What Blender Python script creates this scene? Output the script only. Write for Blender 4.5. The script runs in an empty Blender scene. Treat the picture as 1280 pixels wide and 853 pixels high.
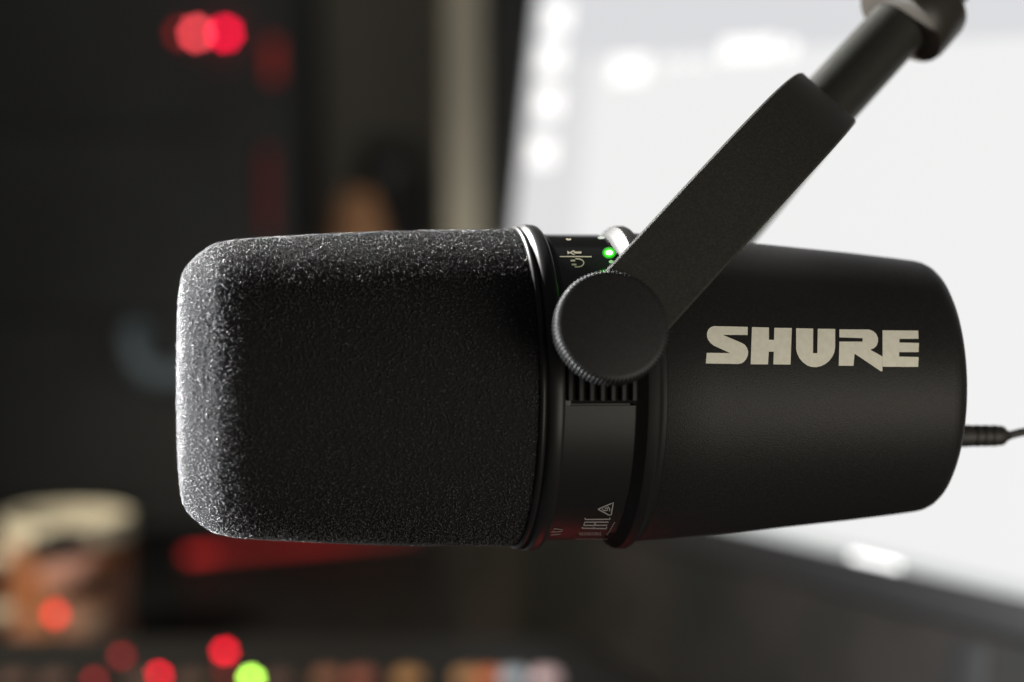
import bpy, bmesh, math, random
import numpy as np
from mathutils import Vector, Matrix, geometry
random.seed(7)
S = bpy.context.scene
COL = S.collection
rad = math.radians

# ------------------------------------------------------------------ camera
FPX = 50 / 22.3 * 1280
PITCH = rad(5.2)
CAM = Vector((0, 0, .282))
FW = Vector((0, math.cos(PITCH), -math.sin(PITCH)))
UP = Vector((0, math.sin(PITCH), math.cos(PITCH)))
RT = Vector((1, 0, 0))
cd = bpy.data.cameras.new('camera')
cam = bpy.data.objects.new('camera', cd); COL.objects.link(cam)
cam.matrix_world = Matrix(((1, 0, 0, 0), (0, UP.y, -FW.y, 0), (0, UP.z, -FW.z, .282), (0, 0, 0, 1)))
cd.sensor_width = 22.3; cd.lens = 50; cd.clip_start = .02; cd.clip_end = 60
cd.dof.use_dof = True; cd.dof.focus_distance = .457
cd.dof.aperture_fstop = 4.2; cd.dof.aperture_blades = 8; cd.dof.aperture_rotation = rad(12)
S.camera = cam

# ------------------------------------------------------------------ world and lamps
wd = bpy.data.worlds.new('World'); S.world = wd; wd.use_nodes = True
bg = wd.node_tree.nodes['Background']
bg.inputs[0].default_value = (1, .995, .98, 1); bg.inputs[1].default_value = .10


def lamp(name, kind, loc, power, color, size=.1, aim=None, size_y=None, spread=None):
    l = bpy.data.lights.new(name, kind); l.energy = power; l.color = color
    o = bpy.data.objects.new(name, l); COL.objects.link(o); o.location = loc
    if kind == 'AREA':
        l.size = size
        if size_y: l.shape = 'RECTANGLE'; l.size_y = size_y
        if spread: l.spread = rad(spread)
    else:
        l.shadow_soft_size = size
    if aim is not None:
        o.rotation_euler = (Vector(aim) - Vector(loc)).to_track_quat('-Z', 'Y').to_euler()
    return o


lamp('key_lamp', 'AREA', (-.44, .470, .220), 9.5, (.97, .985, 1), .07, (-.02, .47, .23), spread=110)
lamp('back_top_lamp', 'AREA', (-.27, .86, .60), 1.35, (1, .99, .96), .07, (-.035, .48, .23), spread=60)
lamp('front_fill_lamp', 'AREA', (.38, .10, .14), 2.2, (1, .93, .80), .34, (.06, .46, .22))
lamp('mug_fill_lamp', 'AREA', (-.62, .72, .55), 1.2, (1, .90, .72), .12, (-.17, 1.15, .06), spread=55)  # added unseen area light to brighten the mug and knobs
lamp('wall_fill_lamp', 'AREA', (-.09, 1.50, .80), .55, (1, .95, .84), .15, (-.09, 2.2, .35), spread=110)  # added unseen light to lift the wall, flask and vase
lamp('low_back_fill_lamp', 'AREA', (.10, 1.42, .07), .19, (1, .96, .88), .08, (-.06, 1.80, .22), spread=110)  # added light, hidden behind the monitor, to brighten the post from below
lamp('red_glow_lamp', 'POINT', (.015, .54, .10), .012, (1, .06, .04), .012)
lamp('blue_glow_lamp', 'POINT', (.20, .46, .10), .006, (.25, .25, 1), .02)

S.view_settings.view_transform = 'Standard'
S.view_settings.look = 'None'
S.view_settings.exposure = 0; S.view_settings.gamma = 1
S.view_settings.use_curve_mapping = False
S.cycles.use_denoising = True
S.cycles.max_bounces = 6
S.cycles.sample_clamp_indirect = 4


# ------------------------------------------------------------------ helpers
def P(x, y, d):
    """the point seen at photograph pixel x, y at distance d along the lens axis"""
    return CAM + FW * d + RT * ((x - 640) / FPX * d) - UP * ((y - 426.5) / FPX * d)


def ray(x, y):
    return (FW + RT * ((x - 640) / FPX) - UP * ((y - 426.5) / FPX))


def on_plane(x, y, p0, n):
    r = ray(x, y)
    return CAM + r * ((p0 - CAM).dot(n) / r.dot(n))


def mat(name, base, rough=.5, spec=.5, metal=0, emit=None, power=0, bump=None, vary=None, coat=0):
    m = bpy.data.materials.new(name); m.use_nodes = True
    nt = m.node_tree; b = nt.nodes['Principled BSDF']
    b.inputs['Base Color'].default_value = (*base, 1)
    b.inputs['Roughness'].default_value = rough
    b.inputs['Specular IOR Level'].default_value = spec
    b.inputs['Metallic'].default_value = metal
    b.inputs['Coat Weight'].default_value = coat
    if emit:
        b.inputs['Emission Color'].default_value = (*emit, 1)
        b.inputs['Emission Strength'].default_value = power
    if bump or vary:
        tc = nt.nodes.new('ShaderNodeTexCoord')
    if bump:                                   # (scale, strength, distance)
        n = nt.nodes.new('ShaderNodeTexNoise'); n.inputs['Scale'].default_value = bump[0]
        n.inputs['Detail'].default_value = 3
        nt.links.new(tc.outputs['Object'], n.inputs['Vector'])
        bp = nt.nodes.new('ShaderNodeBump'); bp.inputs['Strength'].default_value = bump[1]
        bp.inputs['Distance'].default_value = bump[2]
        nt.links.new(n.outputs['Fac'], bp.inputs['Height'])
        nt.links.new(bp.outputs['Normal'], b.inputs['Normal'])
    if vary:                                   # (scale, second colour, lo, hi)
        n2 = nt.nodes.new('ShaderNodeTexNoise'); n2.inputs['Scale'].default_value = vary[0]
        n2.inputs['Detail'].default_value = 4
        nt.links.new(tc.outputs['Object'], n2.inputs['Vector'])
        cr = nt.nodes.new('ShaderNodeValToRGB')
        cr.color_ramp.elements[0].position = vary[2]; cr.color_ramp.elements[1].position = vary[3]
        cr.color_ramp.elements[0].color = (*base, 1); cr.color_ramp.elements[1].color = (*vary[1], 1)
        nt.links.new(n2.outputs['Fac'], cr.inputs['Fac'])
        nt.links.new(cr.outputs['Color'], b.inputs['Base Color'])
    return m


def mesh_obj(name, verts, faces, m, parent=None, smooth=True, angle=None):
    me = bpy.data.meshes.new(name)
    me.from_pydata([tuple(v) for v in verts], [], faces); me.update()
    if m: me.materials.append(m)
    if smooth:
        me.polygons.foreach_set('use_smooth', [True] * len(me.polygons))
        if angle is not None: me.set_sharp_from_angle(angle=rad(angle))
    o = bpy.data.objects.new(name, me); COL.objects.link(o)
    if parent: o.parent = parent
    return o


def bm_obj(name, bm, m, parent=None, smooth=False, angle=30):
    bmesh.ops.recalc_face_normals(bm, faces=bm.faces)
    me = bpy.data.meshes.new(name); bm.to_mesh(me); bm.free()
    me.materials.append(m)
    if smooth:
        me.polygons.foreach_set('use_smooth', [True] * len(me.polygons))
        me.set_sharp_from_angle(angle=rad(angle))
    o = bpy.data.objects.new(name, me); COL.objects.link(o)
    if parent: o.parent = parent
    return o


def empty(name, loc=None, matrix=None):
    o = bpy.data.objects.new(name, None); COL.objects.link(o)
    if matrix is not None: o.matrix_world = matrix
    elif loc is not None: o.location = loc
    o.empty_display_size = .02
    return o


def tag(o, label=None, cat=None, group=None, kind=None):
    if label: o['label'] = label
    if cat: o['category'] = cat
    if group: o['group'] = group
    if kind: o['kind'] = kind
    return o


def lathe(name, prof, m, parent=None, frame=None, seg=160, angle=40, rmod=None):
    """surface of revolution about the frame's first axis; prof = [(t, r)]; frame = (origin, axis, side, up)"""
    o_, ax, e1, e2 = frame or (Vector(), Vector((1, 0, 0)), Vector((0, -1, 0)), Vector((0, 0, 1)))
    vs, fs = [], []
    for i, (t, r) in enumerate(prof):
        for j in range(seg):
            a = 2 * math.pi * j / seg
            q = r * (rmod(i, j) if rmod else 1)
            vs.append(o_ + ax * t + e1 * (q * math.cos(a)) + e2 * (q * math.sin(a)))
    for i in range(len(prof) - 1):
        for j in range(seg):
            j2 = (j + 1) % seg
            fs.append((i * seg + j, (i + 1) * seg + j, (i + 1) * seg + j2, i * seg + j2))
    if prof[0][1] > 1e-6: fs.append(tuple(range(seg)))
    if prof[-1][1] > 1e-6: fs.append(tuple(reversed(range((len(prof) - 1) * seg, len(prof) * seg))))
    ob = mesh_obj(name, vs, fs, m, parent, True, angle)
    bm = bmesh.new(); bm.from_mesh(ob.data); bmesh.ops.remove_doubles(bm, verts=bm.verts, dist=1e-7)
    bmesh.ops.recalc_face_normals(bm, faces=bm.faces)
    bm.to_mesh(ob.data); bm.free()
    return ob


def box_bm(bm, lo, hi, bev=0.0, M=None):
    r = bmesh.ops.create_cube(bm, size=1)
    vs = r['verts']
    lo, hi = Vector(lo), Vector(hi)
    for v in vs:
        v.co = Vector(((lo[i] + hi[i]) / 2 + v.co[i] * (hi[i] - lo[i])) for i in range(3))
    if bev:
        es = list({e for v in vs for e in v.link_edges})
        r2 = bmesh.ops.bevel(bm, geom=es, offset=bev, segments=3, affect='EDGES', profile=.5)
        vs = list({v for f in r2['faces'] for v in f.verts} | {v for v in vs if v.is_valid})
    if M is not None:
        bmesh.ops.transform(bm, matrix=M, verts=[v for v in vs if v.is_valid])
    return bm


def box(name, lo, hi, m, parent=None, bev=0.0, M=None):
    return bm_obj(name, box_bm(bmesh.new(), lo, hi, bev, M), m, parent, True, 35)


def tube(name, pts, r, m, parent=None, seg=16, radii=None):
    pts = [Vector(p) for p in pts]
    vs, fs = [], []
    up = Vector((0, 0, 1))
    for i, p in enumerate(pts):
        d = (pts[min(i + 1, len(pts) - 1)] - pts[max(i - 1, 0)]).normalized()
        s = d.cross(up)
        if s.length < 1e-3: s = d.cross(Vector((0, 1, 0)))
        s.normalize(); u = s.cross(d)
        q = radii[i] if radii else r
        for j in range(seg):
            a = 2 * math.pi * j / seg
            vs.append(p + s * (q * math.cos(a)) + u * (q * math.sin(a)))
    for i in range(len(pts) - 1):
        for j in range(seg):
            j2 = (j + 1) % seg
            fs.append((i * seg + j, i * seg + j2, (i + 1) * seg + j2, (i + 1) * seg + j))
    fs.append(tuple(reversed(range(seg)))); fs.append(tuple(range((len(pts) - 1) * seg, len(pts) * seg)))
    return mesh_obj(name, vs, fs, m, parent, True, 40)


def bez(p0, p1, p2, p3, n=24):
    out = []
    for i in range(n + 1):
        t = i / n; s = 1 - t
        out.append(p0 * s ** 3 + p1 * (3 * s * s * t) + p2 * (3 * s * t * t) + p3 * t ** 3)
    return out


# ------------------------------------------------------------------ materials
M_plastic = mat('matte_black_plastic', (.0105, .0100, .0096), .46, .17, bump=(4200, .35, .0002), vary=(2300, (.0165, .0155, .0148), .42, .70))
M_barrel = mat('satin_black_barrel', (.009, .0085, .008), .42, .3, bump=(5200, .12, .0002))
M_gloss = mat('polished_black_rim', (.011, .011, .011), .38, .18)
M_panel = mat('glossy_touch_panel', (.008, .008, .008), .16, .45)
M_metal = mat('black_painted_metal', (.0155, .0150, .0122), .5, .3, bump=(3800, .25, .0002), vary=(2100, (.026, .025, .020), .42, .70))
M_knob = mat('black_knob_plastic', (.0105, .0103, .0103), .5, .26, bump=(4000, .25, .0002), vary=(2400, (.0175, .017, .0168), .42, .70))
M_recess = mat('black_recess', (.004, .004, .004), .8, .1)
M_print = mat('printed_cream_ink', (.64, .62, .53), .6, .2, vary=(900, (.58, .56, .475), .35, .7))
M_mark = mat('faint_grey_ink', (.26, .24, .235), .6, .2)
M_icon = mat('tan_panel_ink', (.62, .54, .40), .5, .3)
M_cable = mat('black_cable_rubber', (.02, .018, .016), .55, .35)
M_foam = mat('open_cell_black_foam', (.0150, .0151, .0154), .85, .03)
M_strut = mat('foam_cell_struts', (.034, .034, .035), .26, .6)

# ------------------------------------------------------------------ setting
M_desk = mat('dark_desk_laminate', (.0095, .0098, .0102), .5, .05, bump=(60, .05, .002), vary=(9, (.013, .0130, .0128), .4, .7))
M_wall = mat('brown_painted_wall', (.120, .112, .095), .9, .2, bump=(160, .12, .002), vary=(3, (.140, .131, .112), .35, .7))
tag(box('desk', (-1.3, -.25, -.035), (1.3, 2.15, 0), M_desk, bev=.004), kind='structure')
tag(box('wall', (-2.6, 2.35, -.75), (2.6, 2.45, 2.1), M_wall), kind='structure')

# ------------------------------------------------------------------ microphone
TH, PH = rad(10), rad(15.8)
AX = RT * math.cos(TH) + FW * math.sin(TH)
K0 = RT * math.sin(TH) - FW * math.cos(TH)
KD = K0 * math.cos(PH) + UP * math.sin(PH)
WD = UP * math.cos(PH) - K0 * math.sin(PH)
ORG = P(652, 484.5, .478)
MX = Matrix.Translation(ORG) @ Matrix((AX, -KD, WD)).transposed().to_4x4()
MXI = MX.inverted()
mic = empty('microphone', matrix=MX)
tag(mic, 'black broadcast microphone with foam windscreen hanging in a yoke, pale SHURE lettering on its side', 'microphone')
O_CAM = Vector(((652 - 640) / FPX * .478, 0, .478))


def tr(px, h):
    """photograph silhouette column and half height to distance along the axis and radius"""
    q = (px - 640) / FPX
    t = (q * .478 - O_CAM.x) / (math.cos(TH) - q * math.sin(TH))
    d = .478 + t * math.sin(TH)
    return t, d * math.sin(math.atan(h / FPX))


def L(t, k, z):
    return Vector((t, -k, z))


def dense(pts, step):
    """points along a smooth (Catmull-Rom) profile"""
    p = [Vector(a) for a in pts]; out = []
    for i in range(len(p) - 1):
        a, b, c, d = p[max(i - 1, 0)], p[i], p[i + 1], p[min(i + 2, len(p) - 1)]
        n = max(1, int((c - b).length / step))
        for j in range(n):
            t = j / n
            out.append(.5 * ((2 * b) + (c - a) * t + (2 * a - 5 * b + 4 * c - d) * t * t + (3 * b - a - 3 * c + d) * t ** 3))
    out.append(p[-1])
    return out


# foam windscreen: a grid of fine quads roughened by open cells (ridges between cell centres)
fp = [tr(*a) for a in ((228, 134), (229.5, 142), (234, 151), (243, 161), (255, 171), (266, 178), (280, 182), (300, 185),
                       (335, 187.5), (400, 191), (490, 194.5), (560, 195.5), (642, 196.5))]
t0, r0 = fp[0]
cap = [(t0 - .0006 * (1 - (k / 8) ** 2) - .0002, r0 * k / 8) for k in range(8)]
cap[0] = (cap[0][0], .0004)
prof = dense(cap + fp, .0002)
# finer steps round the side that can be seen
ang = np.concatenate([np.linspace(rad(-105), rad(105), 600, endpoint=False), np.linspace(rad(105), rad(255), 100, endpoint=False)])
NS, NJ = len(prof), len(ang)
tt = np.array([p[0] for p in prof]); rr = np.array([p[1] for p in prof])
X = np.repeat(tt, NJ).reshape(NS, NJ)
Y = -rr[:, None] * np.cos(ang)[None]; Z = rr[:, None] * np.sin(ang)[None]
dt, dr = np.gradient(tt), np.gradient(rr)
nl = np.hypot(dt, dr) + 1e-12
nx = (-dr / nl)[:, None] * np.ones((1, NJ)); nr = (dt / nl)[:, None]
ny = -nr * np.cos(ang)[None]; nz = nr * np.sin(ang)[None]


def hashv(i, j, k, s):
    h = (i.astype(np.uint32) * np.uint32(73856093)) ^ (j.astype(np.uint32) * np.uint32(19349663)) ^ (k.astype(np.uint32) * np.uint32(83492791)) ^ np.uint32(s)
    h = (h ^ (h >> np.uint32(13))) * np.uint32(1274126177)
    h = h ^ (h >> np.uint32(16))
    return (h & np.uint32(65535)).astype(np.float32) / 65535


def worley(x, y, z, c):
    x, y, z = (x / c).astype(np.float32), (y / c).astype(np.float32), (z / c).astype(np.float32)
    ix, iy, iz = np.floor(x).astype(np.int32), np.floor(y).astype(np.int32), np.floor(z).astype(np.int32)
    f1 = np.full(x.shape, 9, np.float32); f2 = f1.copy(); cid = f1 * 0
    for a in (-1, 0, 1):
        for b in (-1, 0, 1):
            for g in (-1, 0, 1):
                i, j, k = ix + a, iy + b, iz + g
                d = np.sqrt((i + hashv(i, j, k, 11) - x) ** 2 + (j + hashv(i, j, k, 57) - y) ** 2 + (k + hashv(i, j, k, 93) - z) ** 2)
                cid = np.where(d < f1, hashv(i, j, k, 131), cid)
                f2 = np.minimum(f2, np.maximum(f1, d)); f1 = np.minimum(f1, d)
    return f1, f2, cid


f1, f2, cid = worley(X + .5, Y + .5, Z + .5, .0008)
H = (.00004 + .00016 * cid) * np.clip(1 - f1 / .6, 0, 1)      # lumps of the open cells
g1, g2, gid = worley(X + .9, Y + .9, Z + .9, .0024)
H += .00008 * (gid - .5) * np.clip((g2 - g1) / .3, 0, 1)
H *= np.minimum(1, rr / .004)[:, None]
V = np.stack([X + nx * H, Y + ny * H, Z + nz * H], -1).reshape(-1, 3)
ii = (np.arange(NS - 1)[:, None] * NJ + np.arange(NJ)[None]); jj = (np.arange(NS - 1)[:, None] * NJ + (np.arange(NJ)[None] + 1) % NJ)
Q = np.stack([ii, jj, jj + NJ, ii + NJ], -1).reshape(-1)
me = bpy.data.meshes.new('windscreen')
me.vertices.add(len(V)); me.vertices.foreach_set('co', V.astype(np.float32).ravel())
nq = len(Q) // 4
me.loops.add(len(Q)); me.loops.foreach_set('vertex_index', Q.astype(np.int32))
me.polygons.add(nq); me.polygons.foreach_set('loop_start', np.arange(0, nq * 4, 4, dtype=np.int32))
me.update(calc_edges=True); me.validate()
me.materials.append(M_foam)
ws = bpy.data.objects.new('windscreen', me); COL.objects.link(ws); ws.parent = mic
# the cut ends of the foam's cell walls: tens of thousands of small bits standing out of the surface
rng = np.random.default_rng(5)
ds = np.hypot(np.diff(tt), np.diff(rr))
dw = np.where((ang < rad(105)), 1.0, .12)
area = (ds * .5 * (rr[1:] + rr[:-1]))
NG = 60000
gi = rng.choice(NS - 1, NG, p=area / area.sum())
da = np.diff(np.append(ang, ang[0] + 2 * np.pi)) * dw
gj = rng.choice(NJ, NG, p=da / da.sum())
ga = ang[gj] + rng.random(NG) * (da / dw)[gj]
gu = rng.random(NG)
gt = tt[gi] * (1 - gu) + tt[gi + 1] * gu; gr = rr[gi] * (1 - gu) + rr[gi + 1] * gu
gn = np.stack([nx[gi, 0], -nr[gi, 0] * np.cos(ga), nr[gi, 0] * np.sin(ga)], -1)
gp = np.stack([gt, -gr * np.cos(ga), gr * np.sin(ga)], -1)
size = .00007 + .00011 * rng.random(NG) ** 2
gp = gp + gn * (.00008 + .00024 * rng.random(NG))[:, None]
ax_ = rng.normal(size=(NG, 3)); ax_ /= np.linalg.norm(ax_, axis=1)[:, None]
bx_ = np.cross(ax_, rng.normal(size=(NG, 3))); bx_ /= np.linalg.norm(bx_, axis=1)[:, None]
cx_ = np.cross(ax_, bx_)
el = size * (1 + 1.1 * rng.random(NG))
VV = np.stack([gp + ax_ * el[:, None], gp - ax_ * el[:, None], gp + bx_ * size[:, None], gp - bx_ * size[:, None], gp + cx_ * size[:, None], gp - cx_ * size[:, None]], 1).reshape(-1, 3)
TRI = np.array([(0, 2, 4), (0, 4, 3), (0, 3, 5), (0, 5, 2), (1, 4, 2), (1, 3, 4), (1, 5, 3), (1, 2, 5)])
FF = (np.arange(NG)[:, None, None] * 6 + TRI[None]).reshape(-1)
me = bpy.data.meshes.new('foam_strut')
me.vertices.add(len(VV)); me.vertices.foreach_set('co', VV.astype(np.float32).ravel())
nt_ = len(FF) // 3
me.loops.add(len(FF)); me.loops.foreach_set('vertex_index', FF.astype(np.int32))
me.polygons.add(nt_); me.polygons.foreach_set('loop_start', np.arange(0, nt_ * 3, 3, dtype=np.int32))
me.update(calc_edges=True); me.validate(); me.materials.append(M_strut)
fs_ = bpy.data.objects.new('foam_strut', me); COL.objects.link(fs_); fs_.parent = ws; fs_['kind'] = 'stuff'


def prof_px(pts): return [tr(*p) for p in pts]


lathe('collar_ring', prof_px([(637, 190), (637.2, 197), (638.6, 200), (641, 201.8), (643.5, 201.6), (645.5, 199.6), (646.5, 198.4),
      (647.6, 199.2), (649.3, 201.8), (652, 203.2), (656, 203.9), (661, 203.6), (665, 202.6), (667.5, 200), (668.6, 195), (669.2, 193.2), (674, 192.6), (675.5, 192.2), (676, 186)]),
      M_gloss, mic, seg=256, angle=50)
lathe('barrel', prof_px([(676, 186), (676, 191), (700, 190.8), (745, 190.2), (745.6, 189.6), (746, 185)]), M_barrel, mic, seg=256)
lathe('barrel_ring', prof_px([(748.5, 182), (749, 188.5), (752, 190), (755, 192), (762.5, 199.4), (764.5, 201), (767, 201.6), (775, 201.6), (778, 200),
      (781.5, 195.2), (784.5, 193.4), (788, 192.7), (788, 186)]), mat('matte_black_ring', (.010, .0098, .0095), .5, .14), mic, seg=256, angle=24)
BODY_PX = [(787.5, 187), (787.8, 192), (790, 192.6), (850, 187.6), (909, 182.4), (948, 178.6), (1000, 173.2), (1052, 167.8), (1110, 160.8),
           (1136, 157.2), (1143, 155.6), (1149, 152.6), (1153.5, 148.4), (1156.3, 143.4), (1157.6, 138), (1158, 130), (1158.2, 60), (1158.2, .5)]
body = lathe('rear_body', prof_px(BODY_PX), M_plastic, mic, seg=256, angle=60)
BODY = prof_px(BODY_PX[2:15]); BAR_R = tr(715, 190.8)[1]


def r_body(t):
    ts = [b[0] for b in BODY]
    return float(np.interp(t, ts, [b[1] for b in BODY]))


def onto(px, py, rf, off):
    """where the line of sight through a photograph pixel meets the turned surface rf (in the microphone's own frame)"""
    c = MXI @ CAM; d = MXI.to_3x3() @ ray(px, py)
    g = lambda s: math.hypot((c + d * s).y, (c + d * s).z) - rf((c + d * s).x) - off
    s = .40
    while g(s) > 0 and s < .52: s += .0008
    lo, hi = s - .0008, s
    for _ in range(30):
        m = (lo + hi) / 2
        if g(m) > 0: lo = m
        else: hi = m
    return c + d * lo


def decal(name, poly, rf, m, parent, off=.00006, step=7):
    """flat print cut from an outline and laid on the turned surface"""
    bm = bmesh.new()
    vs = [bm.verts.new((x, y, 0)) for x, y in poly]
    for t in geometry.tessellate_polygon([[Vector((x, y, 0)) for x, y in poly]]):
        try: bm.faces.new([vs[i] for i in t])
        except ValueError: pass
    y0, y1 = min(p[1] for p in poly), max(p[1] for p in poly)
    x0, x1 = min(p[0] for p in poly), max(p[0] for p in poly)
    for k in range(1, int((y1 - y0) / step) + 1):
        bmesh.ops.bisect_plane(bm, geom=bm.verts[:] + bm.edges[:] + bm.faces[:], plane_co=(0, y0 + k * step, 0), plane_no=(0, 1, 0))
    for k in range(1, int((x1 - x0) / step / 2) + 1):
        bmesh.ops.bisect_plane(bm, geom=bm.verts[:] + bm.edges[:] + bm.faces[:], plane_co=(x0 + k * step * 2, 0, 0), plane_no=(1, 0, 0))
    for v in bm.verts: v.co = onto(v.co.x, v.co.y, rf, off)
    return bm_obj(name, bm, m, parent)


def stroke(name, lines, wpx, rf, m, parent, off=.00006):
    """thin printed lines laid on the turned surface; lines = list of polylines in photograph pixels"""
    vs, fs = [], []
    for ln in lines:
        p = [Vector(a) for a in ln]
        q = [p[0]]
        for a, b in zip(p, p[1:]):
            n = max(1, int((b - a).length / 4))
            q += [a.lerp(b, (i + 1) / n) for i in range(n)]
        for i, a in enumerate(q):
            d = (q[min(i + 1, len(q) - 1)] - q[max(i - 1, 0)]).normalized()
            n = Vector((-d.y, d.x)) * (wpx / 2)
            vs += [onto(a.x + n.x, a.y + n.y, rf, off), onto(a.x - n.x, a.y - n.y, rf, off)]
            if i: k = len(vs); fs.append((k - 4, k - 3, k - 1, k - 2))
    return mesh_obj(name, vs, fs, m, parent, False)


Z1 = lambda pts: [(870 + x * .11719, 395 + y * .11719) for x, y in pts]
Z2 = lambda pts: [(1010 + x * .11719, 395 + y * .11719) for x, y in pts]
LETTERS = [
    Z1([(190, 110), (552, 118), (550, 205), (285, 203), (490, 290), (522, 310), (545, 342), (557, 385), (552, 425), (535, 462), (510, 492), (482, 508), (445, 514),
        (105, 508), (115, 395), (365, 398), (190, 318), (155, 290), (130, 257), (117, 220), (118, 180), (134, 143), (160, 120)]),
    Z1([(597, 120), (778, 125), (778, 255), (832, 257), (836, 128), (1022, 130), (1008, 520), (825, 518), (830, 383), (776, 382), (768, 518), (583, 517)]),
    Z1([(1068, 133), (1250, 136), (1248, 398), (1294, 399), (1299, 138), (1485, 140), (1484, 340), (1474, 395), (1452, 440), (1420, 482), (1378, 515), (1330, 538),
        (1280, 548), (1230, 545), (1185, 528), (1140, 496), (1103, 452), (1080, 405), (1068, 355)]),
    Z2([(335, 145), (650, 147), (694, 162), (728, 194), (746, 235), (747, 275), (732, 318), (705, 345), (665, 362), (794, 434), (793, 592), (778, 592), (497, 403),
        (485, 533), (328, 532), (335, 275), (583, 275), (583, 238), (335, 230)]),
    Z2([(796, 155), (1175, 158), (1178, 245), (975, 245), (975, 285), (1183, 290), (1180, 387), (972, 387), (972, 435), (1180, 440), (1175, 545), (795, 543)])]
for pl in LETTERS: decal('logo_letter', pl, r_body, M_print, body)

# approval marks and fine print low on the barrel
rb = lambda t: BAR_R + .00046
R_ = lambda pts: [(660 + x * .10938, 610 + y * .10938) for x, y in pts]
marks = [R_([(800, 245), (975, 170), (950, 310), (925, 312), (800, 245)]),
         R_([(845, 240), (870, 262), (905, 258), (912, 235), (890, 228), (880, 245)]), R_([(910, 215), (935, 240), (930, 268)]),
         R_([(650, 345), (655, 362), (935, 360), (937, 340)]),
         R_([(640, 425), (648, 393), (920, 392)]), R_([(632, 430), (905, 428)]), R_([(768, 393), (762, 428)]),
         R_([(618, 462), (895, 466), (900, 446)]), R_([(622, 447), (618, 462)]), R_([(755, 446), (752, 463)])]
stroke('approval_mark', marks, 1.5, rb, M_mark, mic)
fine = [R_([(292, 490), (300, 465), (400, 482)]), R_([(265, 505), (392, 500)]), R_([(258, 540), (300, 534), (372, 530)])]
for i in range(9):
    x = 590 + i * 29
    fine.append(R_([(x + 8, 505), (x - 4, 528), (x + 14, 545)] if i % 3 else [(x + 14, 508), (x - 6, 520), (x + 8, 546), (x + 20, 524)]))
for i in range(7): fine.append(R_([(900 + i * 13, 540 - i * 22), (915 + i * 13, 528 - i * 22)]))
for i in range(12): fine.append(R_([(545 + i * 31, 588), (560 + i * 31, 583)]))
stroke('fine_print', fine, 1.0, rb, mat('fine_print_ink', (.22, .19, .18), .6, .2), mic)

# ribbed mount under the side knob
T0 = .0095
RIB_A = rad(19.2)


def arc_bar(name, t_a, t_b, r_in, r_out, a0, a1, m, parent, n=14, side=1):
    bm = bmesh.new(); rings = []
    for i in range(n + 1):
        a = a0 + (a1 - a0) * i / n
        rings.append([bm.verts.new(L(t, r * math.cos(a) * side, r * math.sin(a))) for t, r in
                      ((t_a, r_in), (t_a, r_out - .0002), (t_a + .00025, r_out), (t_b - .00025, r_out), (t_b, r_out - .0002), (t_b, r_in))])
    for A, B in zip(rings, rings[1:]):
        for j in range(6):
            bm.faces.new((A[j], A[(j + 1) % 6], B[(j + 1) % 6], B[j]))
    bm.faces.new(rings[0]); bm.faces.new(list(reversed(rings[-1])))
    return bm_obj(name, bm, m, parent, True, 35)


mount = arc_bar('knob_mount', T0 - .0088, T0 + .0080, .0305, BAR_R + .00012, -RIB_A - rad(1.2), RIB_A + rad(1.2), M_recess, mic)
for i in range(8):
    tc_ = T0 - .0079 + i * .00213
    arc_bar('rib', tc_ - .00055, tc_ + .00055, BAR_R - .0005, BAR_R + .0012, -RIB_A, RIB_A, M_gloss, mount)
arc_bar('side_panel', T0 - .0086, T0 + .0076, BAR_R - .001, BAR_R + .0004, -RIB_A - rad(62), -RIB_A - rad(1.9), M_barrel, mic, n=40)

# touch panel on the upper side of the barrel, its printed icons and level lights
tp = arc_bar('touch_panel', tr(671, 190)[0], tr(745.5, 190)[0], BAR_R - .001, BAR_R + .00016, RIB_A + rad(1.5), rad(118), M_panel, mic, n=40)
rt_ = lambda t: BAR_R + .00016
I_ = lambda pts: [(670 + x * .10938, 270 + y * .10938) for x, y in pts]
arcp = [(410 + 40, 490)] + [(480 + 66 * math.cos(a), 538 + 46 * math.sin(a)) for a in np.linspace(-1.6, 1.6, 12)] + [(440, 584)]
stroke('headphone_icon', [I_(arcp), I_([(395, 508), (447, 508)]), I_([(408, 560), (462, 560)]), I_([(395, 514), (447, 514)]), I_([(408, 554), (462, 554)])], 1.5, rt_, M_icon, tp)
stroke('microphone_icon', [I_([(430, 415), (520, 415)]), I_([(440, 424), (518, 424)]), I_([(360, 405), (372, 422), (364, 438)]), I_([(375, 421), (400, 421)]),
                           I_([(440, 398), (410, 408), (402, 420), (412, 434), (440, 442)])], 1.5, rt_, M_icon, tp)
stroke('divider_line', [I_([(272, 465), (635, 467)])], 1.5, rt_, M_icon, tp)
stroke('mute_icon', [I_([(345, 262), (375, 272)]), I_([(360, 276), (400, 266)])], 1.5, rt_, M_icon, tp)


def ell(cx, cy, a, b, n=20): return [(cx + a * math.cos(2 * math.pi * i / n), cy + b * math.sin(2 * math.pi * i / n)) for i in range(n)]


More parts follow.
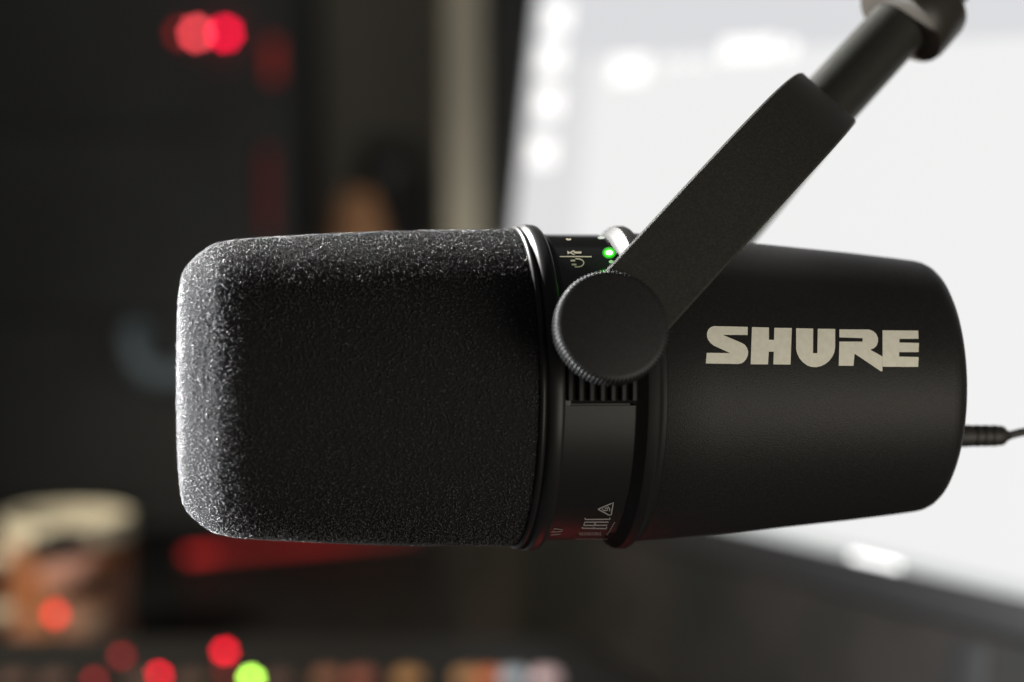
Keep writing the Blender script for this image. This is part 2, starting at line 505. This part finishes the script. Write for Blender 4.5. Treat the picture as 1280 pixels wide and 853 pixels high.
M_led_g = mat('green_led_glow', (.02, .1, .02), .4, .4, emit=(.03, 1, .01), power=.35)
M_led_c = mat('green_led_core', (.1, .3, .1), .4, .4, emit=(.75, 1, .7), power=5)
M_led_off = mat('pale_led_window', (.6, .66, .58), .35, .5)
lw = decal('level_light', ell(761.5, 316.2, 8.6, 7.2), rt_, M_led_g, tp, .00004, 3)  # green glow round the core painted as nested glowing rings
decal('light_halo', ell(761.5, 316.1, 6.4, 5.0), rt_, mat('green_led_halo', (.02, .1, .02), .4, .4, emit=(.05, 1, .01), power=1.3), lw, .00007, 2)
decal('light_core', ell(761.5, 316.0, 4.0, 2.8), rt_, M_led_c, lw, .0001, 2)
decal('level_light', ell(751.5, 297.3, 4.2, 1.6), rt_, M_led_off, tp, .00005, 2)
decal('level_light', ell(764, 327.4, 3, 2), rt_, M_led_off, tp, .00005, 2)
pl = onto(761.5, 316, rt_, .003)
gl = lamp('level_light_glow', 'POINT', pl, .00028, (.1, 1, .05), .0012); gl.parent = mic

# yoke: one bent strap over the microphone, a knurled knob on each side, a stem on top
UA = rad(46)
UD = Vector((math.cos(UA), 0, math.sin(UA))); VD = Vector((-math.sin(UA), 0, math.cos(UA))); KV = Vector((0, -1, 0))
PIV = Vector((T0, 0, 0))
KA, LA, LT = .0420, .038, .0825
path = [(-.006 + (LA + .006) * i / 10, KA) for i in range(10)]
for i in range(41):
    a = math.pi / 2 * i / 40
    path.append((LA + (LT - LA) * math.sin(a) ** (2 / 2.35), KA * math.cos(a) ** (2 / 2.35)))
full = path + [(l, -k) for l, k in reversed(path[:-1])]
HW, HT, CH = .0083, .0015, .0004
sec = [(-HW + CH, HT), (HW - CH, HT), (HW, HT - CH), (HW, -HT + CH), (HW - CH, -HT), (-HW + CH, -HT), (-HW, -HT + CH), (-HW, HT - CH)]
bm = bmesh.new(); rings = []
for i, (l, k) in enumerate(full):
    a, b = full[max(i - 1, 0)], full[min(i + 1, len(full) - 1)]
    d = Vector((b[0] - a[0], b[1] - a[1])).normalized(); n = Vector((-d.y, d.x))
    if i == 0: n = Vector((0, 1))
    tp_ = max(0, (l - .06) / (LT - .06)) ** 2                     # the strap narrows a little over the top
    rings.append([bm.verts.new(PIV + VD * (v * (1 - .10 * tp_)) + UD * (l + n.x * h) + KV * (k + n.y * h)) for v, h in sec])
for A, B in zip(rings, rings[1:]):
    for j in range(8): bm.faces.new((A[j], A[(j + 1) % 8], B[(j + 1) % 8], B[j]))
bm.faces.new(rings[0]); bm.faces.new(list(reversed(rings[-1])))
yoke = bm_obj('yoke', bm, M_metal, mic, True, 25)
lathe('yoke_stem', [(LT - .0035, .0062), (LT - .0005, .0072), (LT + .001, .0068), (LT + .036, .0067), (LT + .040, .0060)], M_metal, yoke, (PIV, UD, VD, KV), 64)
for sd in (1, -1):
    fr = (PIV, KV * sd, UD, VD * sd)
    teeth = 84
    kn = lathe('knob', [(.0424, .0100), (.0424, .0107), (.0428, .0110), (.0457, .0110), (.0461, .01075), (.0464, .0103), (.04655, .0098), (.0466, .0004)], M_knob, mic, fr,
               teeth * 4, 40, rmod=lambda i, j: (1 + (.010 if j % 4 in (0, 1) else -.010)) if i in (1, 2, 3, 4) else 1)
    lathe('knob_hub', [(.0300, .0062), (.0408, .0062)], M_recess, kn, fr, 48)

# ------------------------------------------------------------------ boom arm holding the yoke stem (runs up out of the picture)
WM = lambda v: MX @ v
R3 = MX.to_3x3()
stem0 = WM(PIV + UD * (LT + .0335)); ud = (R3 @ UD).normalized(); vd = (R3 @ VD).normalized(); kd = (R3 @ KV).normalized()
boom = empty('boom_arm', (.62, .78, 0))
tag(boom, 'dark metal boom stand, its flared clamp collar holding the microphone yoke stem', 'boom stand')
BI = Matrix.Translation((-.62, -.78, 0))
lo = lambda p: BI @ p
M_brz = mat('dark_bronze_metal', (.020, .017, .013), .42, .4)
lathe('clamp_collar', [(0, .0072), (.0002, .0098), (.0008, .0110), (.0022, .0114), (.0040, .0114), (.0095, .0113), (.0108, .0109), (.0114, .0100), (.0116, .0088), (.013, .0085)], M_brz, boom, (lo(stem0), ud, vd, kd), 72)
e0 = stem0 + ud * .01; e1 = stem0 + ud * .085
tube('boom_tip', [lo(e0), lo(e0 + ud * .03), lo(e1)], .0075, M_brz, boom)
e2 = Vector((.62, .78, .52))
tube('elbow', [lo(e1 - Vector((0, .012, 0))), lo(e1 + Vector((0, .012, 0)))], .013, M_brz, boom, 24)
tube('boom_tube', [lo(e1), lo((e1 + e2) / 2), lo(e2)], .008, M_brz, boom)
tube('stand_pole', [lo(Vector((.62, .78, .012))), lo(Vector((.62, .78, .3))), lo(Vector((.62, .78, .54)))], .012, M_brz, boom)
lathe('stand_base', [(0, .075), (.008, .075), (.012, .07), (.013, .0004)], M_brz, boom, (Vector((0, 0, 0)), Vector((0, 0, 1)), Vector((1, 0, 0)), Vector((0, 1, 0))), 64)

# ------------------------------------------------------------------ cable plugged into the back
tE = prof_px([(1158.2, 60)])[0][0]
pc = Vector((0, .0029, -.0104))
usb = empty('usb_cable', WM(Vector((tE, 0, 0)) + pc))
tag(usb, 'thin dark cable plugged into the rear end of the microphone by a ribbed plug', 'cable')
UI = usb.matrix_basis.inverted()
ul = lambda t, dy=0, dz=0: WM(Vector((tE + t, dy, dz)) + pc) - Vector(usb.location)
axw = (R3 @ Vector((1, 0, 0))).normalized(); yw = (R3 @ Vector((0, -1, 0))).normalized(); zw = (R3 @ Vector((0, 0, 1))).normalized()
pr = [(-.001, .0021), (.0085, .0024), (.0088, .0024)]
for i in range(4):
    b = .0090 + i * .0019
    pr += [(b, .00236 - i * .00002), (b + .0012, .00233 - i * .00002), (b + .0013, .0021), (b + .0017, .0021)]
pr += [(.0168, .0022), (.0176, .0019), (.0182, .0012), (.0190, .0009)]
lathe('plug', pr, M_cable, usb, (ul(0), axw, yw, zw), 40, 30)
c0 = ul(.0185); far = Vector((.42, .62, .002)) - Vector(usb.location)
tube('cord', bez(c0, ul(.035, 0, .0045), ul(.09, 0, .006), ul(.15, .02, -.06), 20) + bez(ul(.15, .02, -.06), ul(.18, .03, -.1), far + Vector((0, 0, .02)), far, 12)[1:], .0009, M_cable, usb, 12)

# ------------------------------------------------------------------ computer monitor
ER = Vector((.529, -.848, 0)).normalized(); NH = Vector((-.848, -.529, 0)).normalized()
TILT = rad(7.0)
SU = Vector((0, 0, math.cos(TILT))) - NH * math.sin(TILT)
SN = ER.cross(SU)
if SN.dot(NH) < 0: SN = -SN
B0 = P(606, 588, 1.15)
SW, SH = .56, .34
mon_base = B0 + ER * (SW / 2) - NH * .10; mon_base.z = 0
mon = empty('monitor', mon_base)
tag(mon, 'bright computer monitor showing a pale window, standing behind the microphone', 'monitor')
MF = Matrix((ER, SU, SN)).transposed().to_4x4(); MF.translation = B0 - mon_base


def scr(x, y):
    q = on_plane(x, y, B0, SN) - B0
    return q.dot(ER), q.dot(SU)


def scr_rect(name, m, parent, u0, v0, u1, v1, z):
    vs = [MF @ Vector(p) for p in ((u0, v0, z), (u1, v0, z), (u1, v1, z), (u0, v1, z))]
    return mesh_obj(name, vs, [(0, 1, 2, 3)], m, parent, False)


em = lambda n, c, s: mat(n, (.004, .004, .004), .5, .05, emit=c, power=s)
M_case = mat('black_monitor_case', (.012, .012, .012), .5, .3)
bm = bmesh.new()
bz = .009
box_bm(bm, (-bz, -bz * 1.6, -.030), (SW + bz, SH + bz, -.004), .003, MF)
for lo_, hi_ in (((-bz, -bz * 1.6, -.0035), (0, SH + bz, .0015)), ((SW, -bz * 1.6, -.0035), (SW + bz, SH + bz, .0015)),
                 ((.0005, -bz * 1.6, -.0035), (SW - .0005, 0, .0015)), ((.0005, SH, -.0035), (SW - .0005, SH + bz, .0015))):
    box_bm(bm, lo_, hi_, .0006, MF)
bm_obj('bezel', bm, M_case, mon, True, 30)
screen = scr_rect('screen', em('white_display', (.87, .87, .865), 1), mon, 0, 0, SW, SH, -.002)
# regions of the picture on the display
ub, vb = scr(745, 60)
v_line = scr(850, 66)[1]
scr_rect('toolbar', em('lavender_toolbar', (.71, .715, .735), 1), screen, .0005, v_line, SW - .0005, SH - .0005, -.0018)
uc = scr(728, 180)[0]
scr_rect('sidebar', em('pale_sidebar', (.75, .75, .755), 1), screen, .0006, .02, uc, v_line - .0004, -.0017)
tb1 = scr(1150, 702)[1]
scr_rect('taskbar', em('grey_taskbar', (.60, .63, .61), 1), screen, .0006, .0005, SW - .0006, tb1, -.0016)
M_ic = em('glowing_icon', (1, .985, .96), 1.35)
M_ic2 = em('glowing_button', (1, 1, .98), 1.3)


def icon(x0, y0, x1, y1, m=None):
    u0, va = scr(x0, (y0 + y1) / 2); u1, _ = scr(x1, (y0 + y1) / 2)
    _, v0 = scr((x0 + x1) / 2, y1); _, v1 = scr((x0 + x1) / 2, y0)
    scr_rect('icon', m or M_ic, screen, max(u0, .001), v0, u1, v1, -.0012)


for cx, cy in ((694, 22), (686, 72), (683, 128), (675, 190)): icon(cx - 16, cy - 17, cx + 16, cy + 17)
icon(762, 70, 806, 102); icon(899, 48, 967, 74); icon(975, 50, 992, 70, M_ic2)
for x in (830, 850, 870): icon(x, 76, x + 10, 82, M_ic2)
icon(1060, 698, 1122, 712, em('glowing_taskbar_button', (1, 1, .98), 3.2))
lb = lambda p: Vector(p) - mon_base
mid = B0 + ER * (SW / 2) + SU * (SH * .45) - SN * .028
ngz = mid - SN * .03
bm = bmesh.new()
top = ngz; bot = Vector((mon_base.x, mon_base.y, .012))
for c, s in ((bot, 1), (top, 1)): pass
vsn = []
for c in (bot, top):
    for a, b in ((-.03, -.009), (.03, -.009), (.03, .009), (-.03, .009)):
        vsn.append(bm.verts.new(lb(c + ER * a + NH * b)))
for j in range(4): bm.faces.new((vsn[j], vsn[(j + 1) % 4], vsn[4 + (j + 1) % 4], vsn[4 + j]))
bm.faces.new(vsn[:4]); bm.faces.new(vsn[4:])
bm_obj('stand_neck', bm, M_case, mon)
chin = box('chin', (-bz, -.085, -.024), (SW + bz, -bz * 1.6 - .0006, .001), mat('dark_grey_chin_metal', (.0085, .0088, .0072), .42, .25, bump=(900, .05, .0003), vary=(11, (.0195, .0160, .0142), .40, .62)), mon, .002, MF)  # mottled tint imitates blurred reflections on the metal
uq, vq = scr(1222, 815)
box('dark_mark', (uq - .012, -.075, .0012), (uq + .008, -.020, .0022), M_case, chin, .0003, MF)
RZ = Matrix((ER, -NH, Vector((0, 0, 1)))).transposed().to_4x4()
box('stand_foot', (-.11, -.09, 0), (.11, .09, .012), M_case, mon, .004, RZ)

# ------------------------------------------------------------------ things far out of focus
ZF = lambda p: (Vector(p), Vector((0, 0, 1)), Vector((1, 0, 0)), Vector((0, 1, 0)))


def desk_pt(x, d):
    q = P(x, 426, d); return Vector((q.x, q.y, 0))


# mug
mg = desk_pt(80, 1.235)
mug = empty('mug', mg); tag(mug, 'cream rimmed mug with brown and pink printed sides on the desk behind the mixer', 'mug')
zt = P(84, 646, 1.235).z; rm = 79 / FPX * 1.235
M_cream = mat('cream_glaze', (.52, .475, .37), .35, .5)
M_mug = mat('brown_printed_glaze', (.23, .085, .035), .4, .4, vary=(26, (.36, .20, .15), .4, .62))
M_dk = mat('dark_mug_print', (.015, .013, .012), .5, .3)
lathe('mug_side', [(0, rm * .90), (.003, rm * .95), (.012, rm), (zt - .0130, rm), (zt - .0128, rm - .001)], M_mug, mug, ZF((0, 0, 0)), 96)
lathe('rim', [(zt - .0128, rm - .0005), (zt - .0125, rm + .0006), (zt - .001, rm + .0010), (zt, rm - .0006), (zt - .002, rm - .003), (.02, rm - .004), (.012, .0004)], M_cream, mug, ZF((0, 0, 0)), 96)
hp = Vector((-rm * .86, -rm * .5, 0))
tube('handle', bez(hp + Vector((0, 0, zt - .022)), hp + Vector((-.034, -.016, zt - .014)), hp + Vector((-.034, -.016, .02)), hp + Vector((0, 0, .025)), 18), .0048, M_cream, mug, 14)


def mug_print(a0, a1, z0, z1, slope=0.0, m=None, lift=.0012):
    vs, fs = [], []
    for i in range(9):
        a = a0 + (a1 - a0) * i / 8
        e = math.sin(math.pi * min(max(i / 8, .06), .94)) ** .5
        zm = (z0 + z1) / 2 + slope * (i / 8 - .5); hh = (z1 - z0) / 2 * e
        for z in (zm - hh, zm + hh): vs.append(((rm + lift) * math.sin(a), -(rm + lift) * math.cos(a), z))
        if i: k = len(vs); fs.append((k - 4, k - 2, k - 1, k - 3))
    mesh_obj('mug_print', vs, fs, m or M_dk, mug)


zp = lambda y: P(84, y, 1.20).z
mug_print(-.35, .55, zp(706), zp(664), .004)
mug_print(-.05, .95, zp(750), zp(728), .012)
mug_print(-.42, -.2, zp(712), zp(672))
M_pk = mat('pink_mug_print', (.40, .21, .17), .5, .3)
mug_print(-.28, .60, zp(732), zp(702), .010, M_pk, .0005)
mug_print(.35, .8, zp(795), zp(770), .004, mat('pale_mug_print', (.30, .22, .16), .5, .3), .0005)

# mixer with knobs and lit indicators
mx0 = Vector((0, .93, 0))
mixer = empty('audio_mixer', mx0); tag(mixer, 'black audio mixer with small red and green lights and coloured knobs before the mug', 'audio mixer')
XA, XB, YA, YB, ZA, ZB = -.34, .06, 0, .115, .026, .050
M_mix = mat('black_mixer_case', (.011, .0105, .010), .5, .4, bump=(900, .1, .0004))
bm = bmesh.new()
a = [bm.verts.new(v) for v in ((XA, YA, .004), (XB, YA, .004), (XB, YB, .004), (XA, YB, .004), (XA, YA, ZA), (XB, YA, ZA), (XB, YB, ZB), (XA, YB, ZB))]
for f in ((0, 1, 2, 3), (4, 5, 6, 7), (0, 1, 5, 4), (1, 2, 6, 5), (2, 3, 7, 6), (3, 0, 4, 7)): bm.faces.new([a[i] for i in f])
bmesh.ops.bevel(bm, geom=bm.edges[:], offset=.002, segments=2, affect='EDGES')
bm_obj('mixer_case', bm, M_mix, mixer, True, 35)
for x in (XA + .03, XB - .03):
    for y in (.02, .095): lathe('foot', [(0, .008), (.0045, .008)], M_cable, mixer, ZF((x, y, 0)), 20)
pn = Vector((0, -(ZB - ZA), YB - YA)).normalized()
pp = mx0 + Vector((0, YA, ZA))


def led_mat(n, c, s): return mat(n, (.1, .02, .02), .4, .4, emit=c, power=s)


M_red = led_mat('red_indicator', (1, .004, .028), 9)
M_redd = led_mat('dim_red_indicator', (1, .03, .04), 1.3)
M_grn = led_mat('green_indicator', (.50, 1, .10), 14)


def led(x, y, m, r=.0022):
    q = on_plane(x, y, pp, pn) - mx0
    lathe('indicator_light', [(-.001, r), (.0012, r), (.002, r * .7), (.0024, .0002)], m, mixer, (q, pn, Vector((1, 0, 0)), pn.cross(Vector((1, 0, 0)))), 16)


led(281, 816, M_red); led(198, 846, M_red); led(314, 850, M_grn); led(152, 822, M_redd); led(118, 852, M_redd); led(282, 842, led_mat('faint_red_indicator', (1, .05, .05), .5))


def mknob(x, y, col, r=.007, h=.012):
    q = on_plane(x, y, pp, pn) - mx0
    k = lathe('knob', [(0, r * 1.15), (.002, r * 1.1), (h - .003, r * .9)], M_mix, mixer, (q, pn, Vector((1, 0, 0)), pn.cross(Vector((1, 0, 0)))), 24)
    lathe('knob_cap', [(h - .0028, r * .92), (h - .0006, r * .88), (h, r * .7), (h + .0001, .0002)], mat('knob_cap_paint', col, .4, .5), k, (q, pn, Vector((1, 0, 0)), pn.cross(Vector((1, 0, 0)))), 24)


for x, c in ((410, (.25, .11, .07)), (452, (.30, .10, .07)), (511, (.42, .22, .09)), (585, (.42, .22, .10)), (610, (.60, .16, .06)), (642, (.45, .52, .60)), (682, (.75, .55, .58))):
    mknob(x, 874, c)
for x in (20, 70, 180, 240, 350): mknob(x, 878, (.10, .06, .05))

# added stalk whose glowing tip imitates a red reflection on the mug
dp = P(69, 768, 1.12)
dng = empty('glint_stalk', (dp.x, dp.y, 0)); tag(dng, 'tiny added red bulb on a thin black stalk in front of the mug', 'reflection stand-in')
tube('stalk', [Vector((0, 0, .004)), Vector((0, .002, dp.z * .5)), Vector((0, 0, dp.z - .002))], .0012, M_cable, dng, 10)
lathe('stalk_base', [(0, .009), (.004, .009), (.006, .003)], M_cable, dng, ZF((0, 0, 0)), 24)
lathe('glint', [(-.003, .0004), (-.002, .0022), (0, .0027), (.002, .0022), (.003, .0004)], led_mat('red_glint', (1, .02, .02), 4.2), dng, ZF((0, 0, dp.z)), 20)

# red light strip lying on the desk at the back
s0, s1 = P(232, 700, 1.50), P(520, 690, 1.58)
s0.z = s1.z = 0
strip = empty('light_strip', s0); tag(strip, 'glowing red light strip lying on the dark desk below the microphone windscreen', 'light strip')
sd_ = (s1 - s0); NSG = 8
sx = sd_.normalized(); sy = Vector((0, 0, 1)).cross(sx)
SM = Matrix((sx, sy, Vector((0, 0, 1)))).transposed().to_4x4()
box('strip_base', (-.004, -.006, 0), (sd_.length + .004, .006, .004), M_cable, strip, .001, SM)
for i in range(NSG):
    w_ = sd_.length / NSG
    box('strip_light', (i * w_ + .001, -.0045, .0042), ((i + 1) * w_ - .001, .0045, .0085), led_mat('red_strip_light', (1, .035, .035), (.62, .26, .22, .25, .27, .20, .13, .08)[i]), strip, .001, SM)

# equipment rack on the left with indicator lamps and a steel handle
rk = Vector((P(352, 400, 1.62).x, 1.62, 0))
rack = empty('equipment_rack', rk); tag(rack, 'tall black equipment rack with red lamps glowing near its top, behind the mug', 'equipment rack')
M_rack = mat('black_rack_paint', (.052, .054, .055), .7, .12, vary=(14, (.060, .063, .064), .4, .7))
box('cabinet', (-.52, 0, 0), (0, .36, .56), M_rack, rack, .004)
for i in range(4): box('rack_panel', (-.50, -.006, .02 + i * .132), (-.05, .0, .1495 + i * .132), M_rack, rack, .001)


def rl(x, y, m, r=.0035):
    q = P(x, y, 1.0) - CAM
    q = CAM + q * ((rk.y - .006 - CAM.y) / q.y) - rk
    lathe('lamp', [(-.003, r), (.002, r), (.004, r * .6), (.0044, .0002)], m, rack, (q, Vector((0, -1, 0)), Vector((1, 0, 0)), Vector((0, 0, 1))), 18)
    return q


rl(226, 42, led_mat('dim_red_rack_lamp', (1, .03, .03), .9)); rl(246, 42, led_mat('pink_red_rack_lamp', (1, .075, .095), 10)); rl(281, 42, led_mat('red_rack_lamp', (1, .001, .045), 11))


def vstrip(x, y, hh, s):  # red reflections on the rack edge, built as dim glowing strips
    q = P(x, y, 1.0) - CAM
    q = CAM + q * ((rk.y - CAM.y) / q.y) - rk
    box('red_reflection', (q.x - .004, -.004, q.z - hh), (q.x + .004, -.0005, q.z + hh), led_mat('red_reflection_glow', (1, .07, .05), s), rack, .0008)


vstrip(342, 75, .014, .16); vstrip(335, 240, .03, .035)
M_steel = mat('pale_blue_steel', (.17, .22, .26), .45, .3, metal=.2)
hq = P(168, 430, 1.0) - CAM; hq = CAM + hq * ((rk.y - .02 - CAM.y) / hq.y) - rk
h2 = P(230, 470, 1.0) - CAM; h2 = CAM + h2 * ((rk.y - .02 - CAM.y) / h2.y) - rk
tube('handle', [Vector((hq.x, -.006, hq.z + .008)), Vector((hq.x, -.02, hq.z + .006)), Vector((hq.x, -.024, hq.z - .012)), Vector((hq.x + .012, -.024, h2.z)), Vector((h2.x, -.024, h2.z)), Vector((h2.x + .01, -.02, h2.z)), Vector((h2.x + .01, -.005, h2.z))], .009, M_steel, rack, 14)

# thermos flask and wooden vase in front of the wall
th = desk_pt(490, 1.92); zt2 = P(490, 172, 1.92).z; r2 = 52 / FPX * 1.92
M_th = mat('black_flask_paint', (.02, .02, .02), .45, .3)
fl = empty('flask', th); tag(fl, 'black flask with rounded shoulders beside the pale post', 'flask')
lathe('flask_body', [(0, r2 * .96), (.004, r2), (zt2 - .045, r2), (zt2 - .030, r2 * .94), (zt2 - .0205, r2 * .74)], M_th, fl, ZF((0, 0, 0)), 64)
lathe('flask_cap', [(zt2 - .02, r2 * .72), (zt2 - .004, r2 * .68), (zt2, r2 * .55), (zt2 + .0001, .0003)], M_th, fl, ZF((0, 0, 0)), 64)
vz = desk_pt(447, 1.76); zt3 = P(447, 240, 1.76).z
M_vs = mat('tan_clay', (.34, .17, .085), .75, .3, vary=(40, (.40, .21, .11), .4, .7))
tag(lathe('vase', [(0, .024), (.003, .028), (zt3 * .5, .029), (zt3 * .8, .025), (zt3 - .02, .019), (zt3 - .004, .0135), (zt3, .012), (zt3 - .004, .0095), (zt3 - .05, .010), (zt3 - .05, .0003)],
          M_vs, None, ZF(vz), 64), 'slim tan clay vase in front of the black flask', 'vase')

# pale post and dark cabinet behind the monitor
po = desk_pt(580, 1.72)
M_post = mat('pale_painted_wood', (.42, .39, .31), .6, .4, bump=(90, .1, .001), vary=(30, (.46, .42, .34), .4, .7))
post = empty('shelf_post', po); tag(post, 'pale upright post rising from the desk between black flask and monitor', 'post')
box('post', (-.014, -.014, .006), (.014, .014, .95), M_post, post, .003)
box('post_foot', (-.03, -.03, 0), (.03, .03, .006), M_post, post, .001)
cb = desk_pt(607, 1.82)
cab = empty('dark_cabinet', cb); tag(cab, 'tall black cabinet standing behind the bright monitor', 'cabinet')
box('cabinet_body', (0, .02, 0), (.60, .26, .80), M_rack, cab, .003)
for i in range(2):
    d_ = box('cabinet_door', (.004 + i * .299, 0, .01), (.297 + i * .299, .019, .79), M_rack, cab, .002)
    tube('door_knob', [Vector((.275 + i * .05, -.016, .4)), Vector((.275 + i * .05, .001, .4))], .008, M_brz, d_, 16)
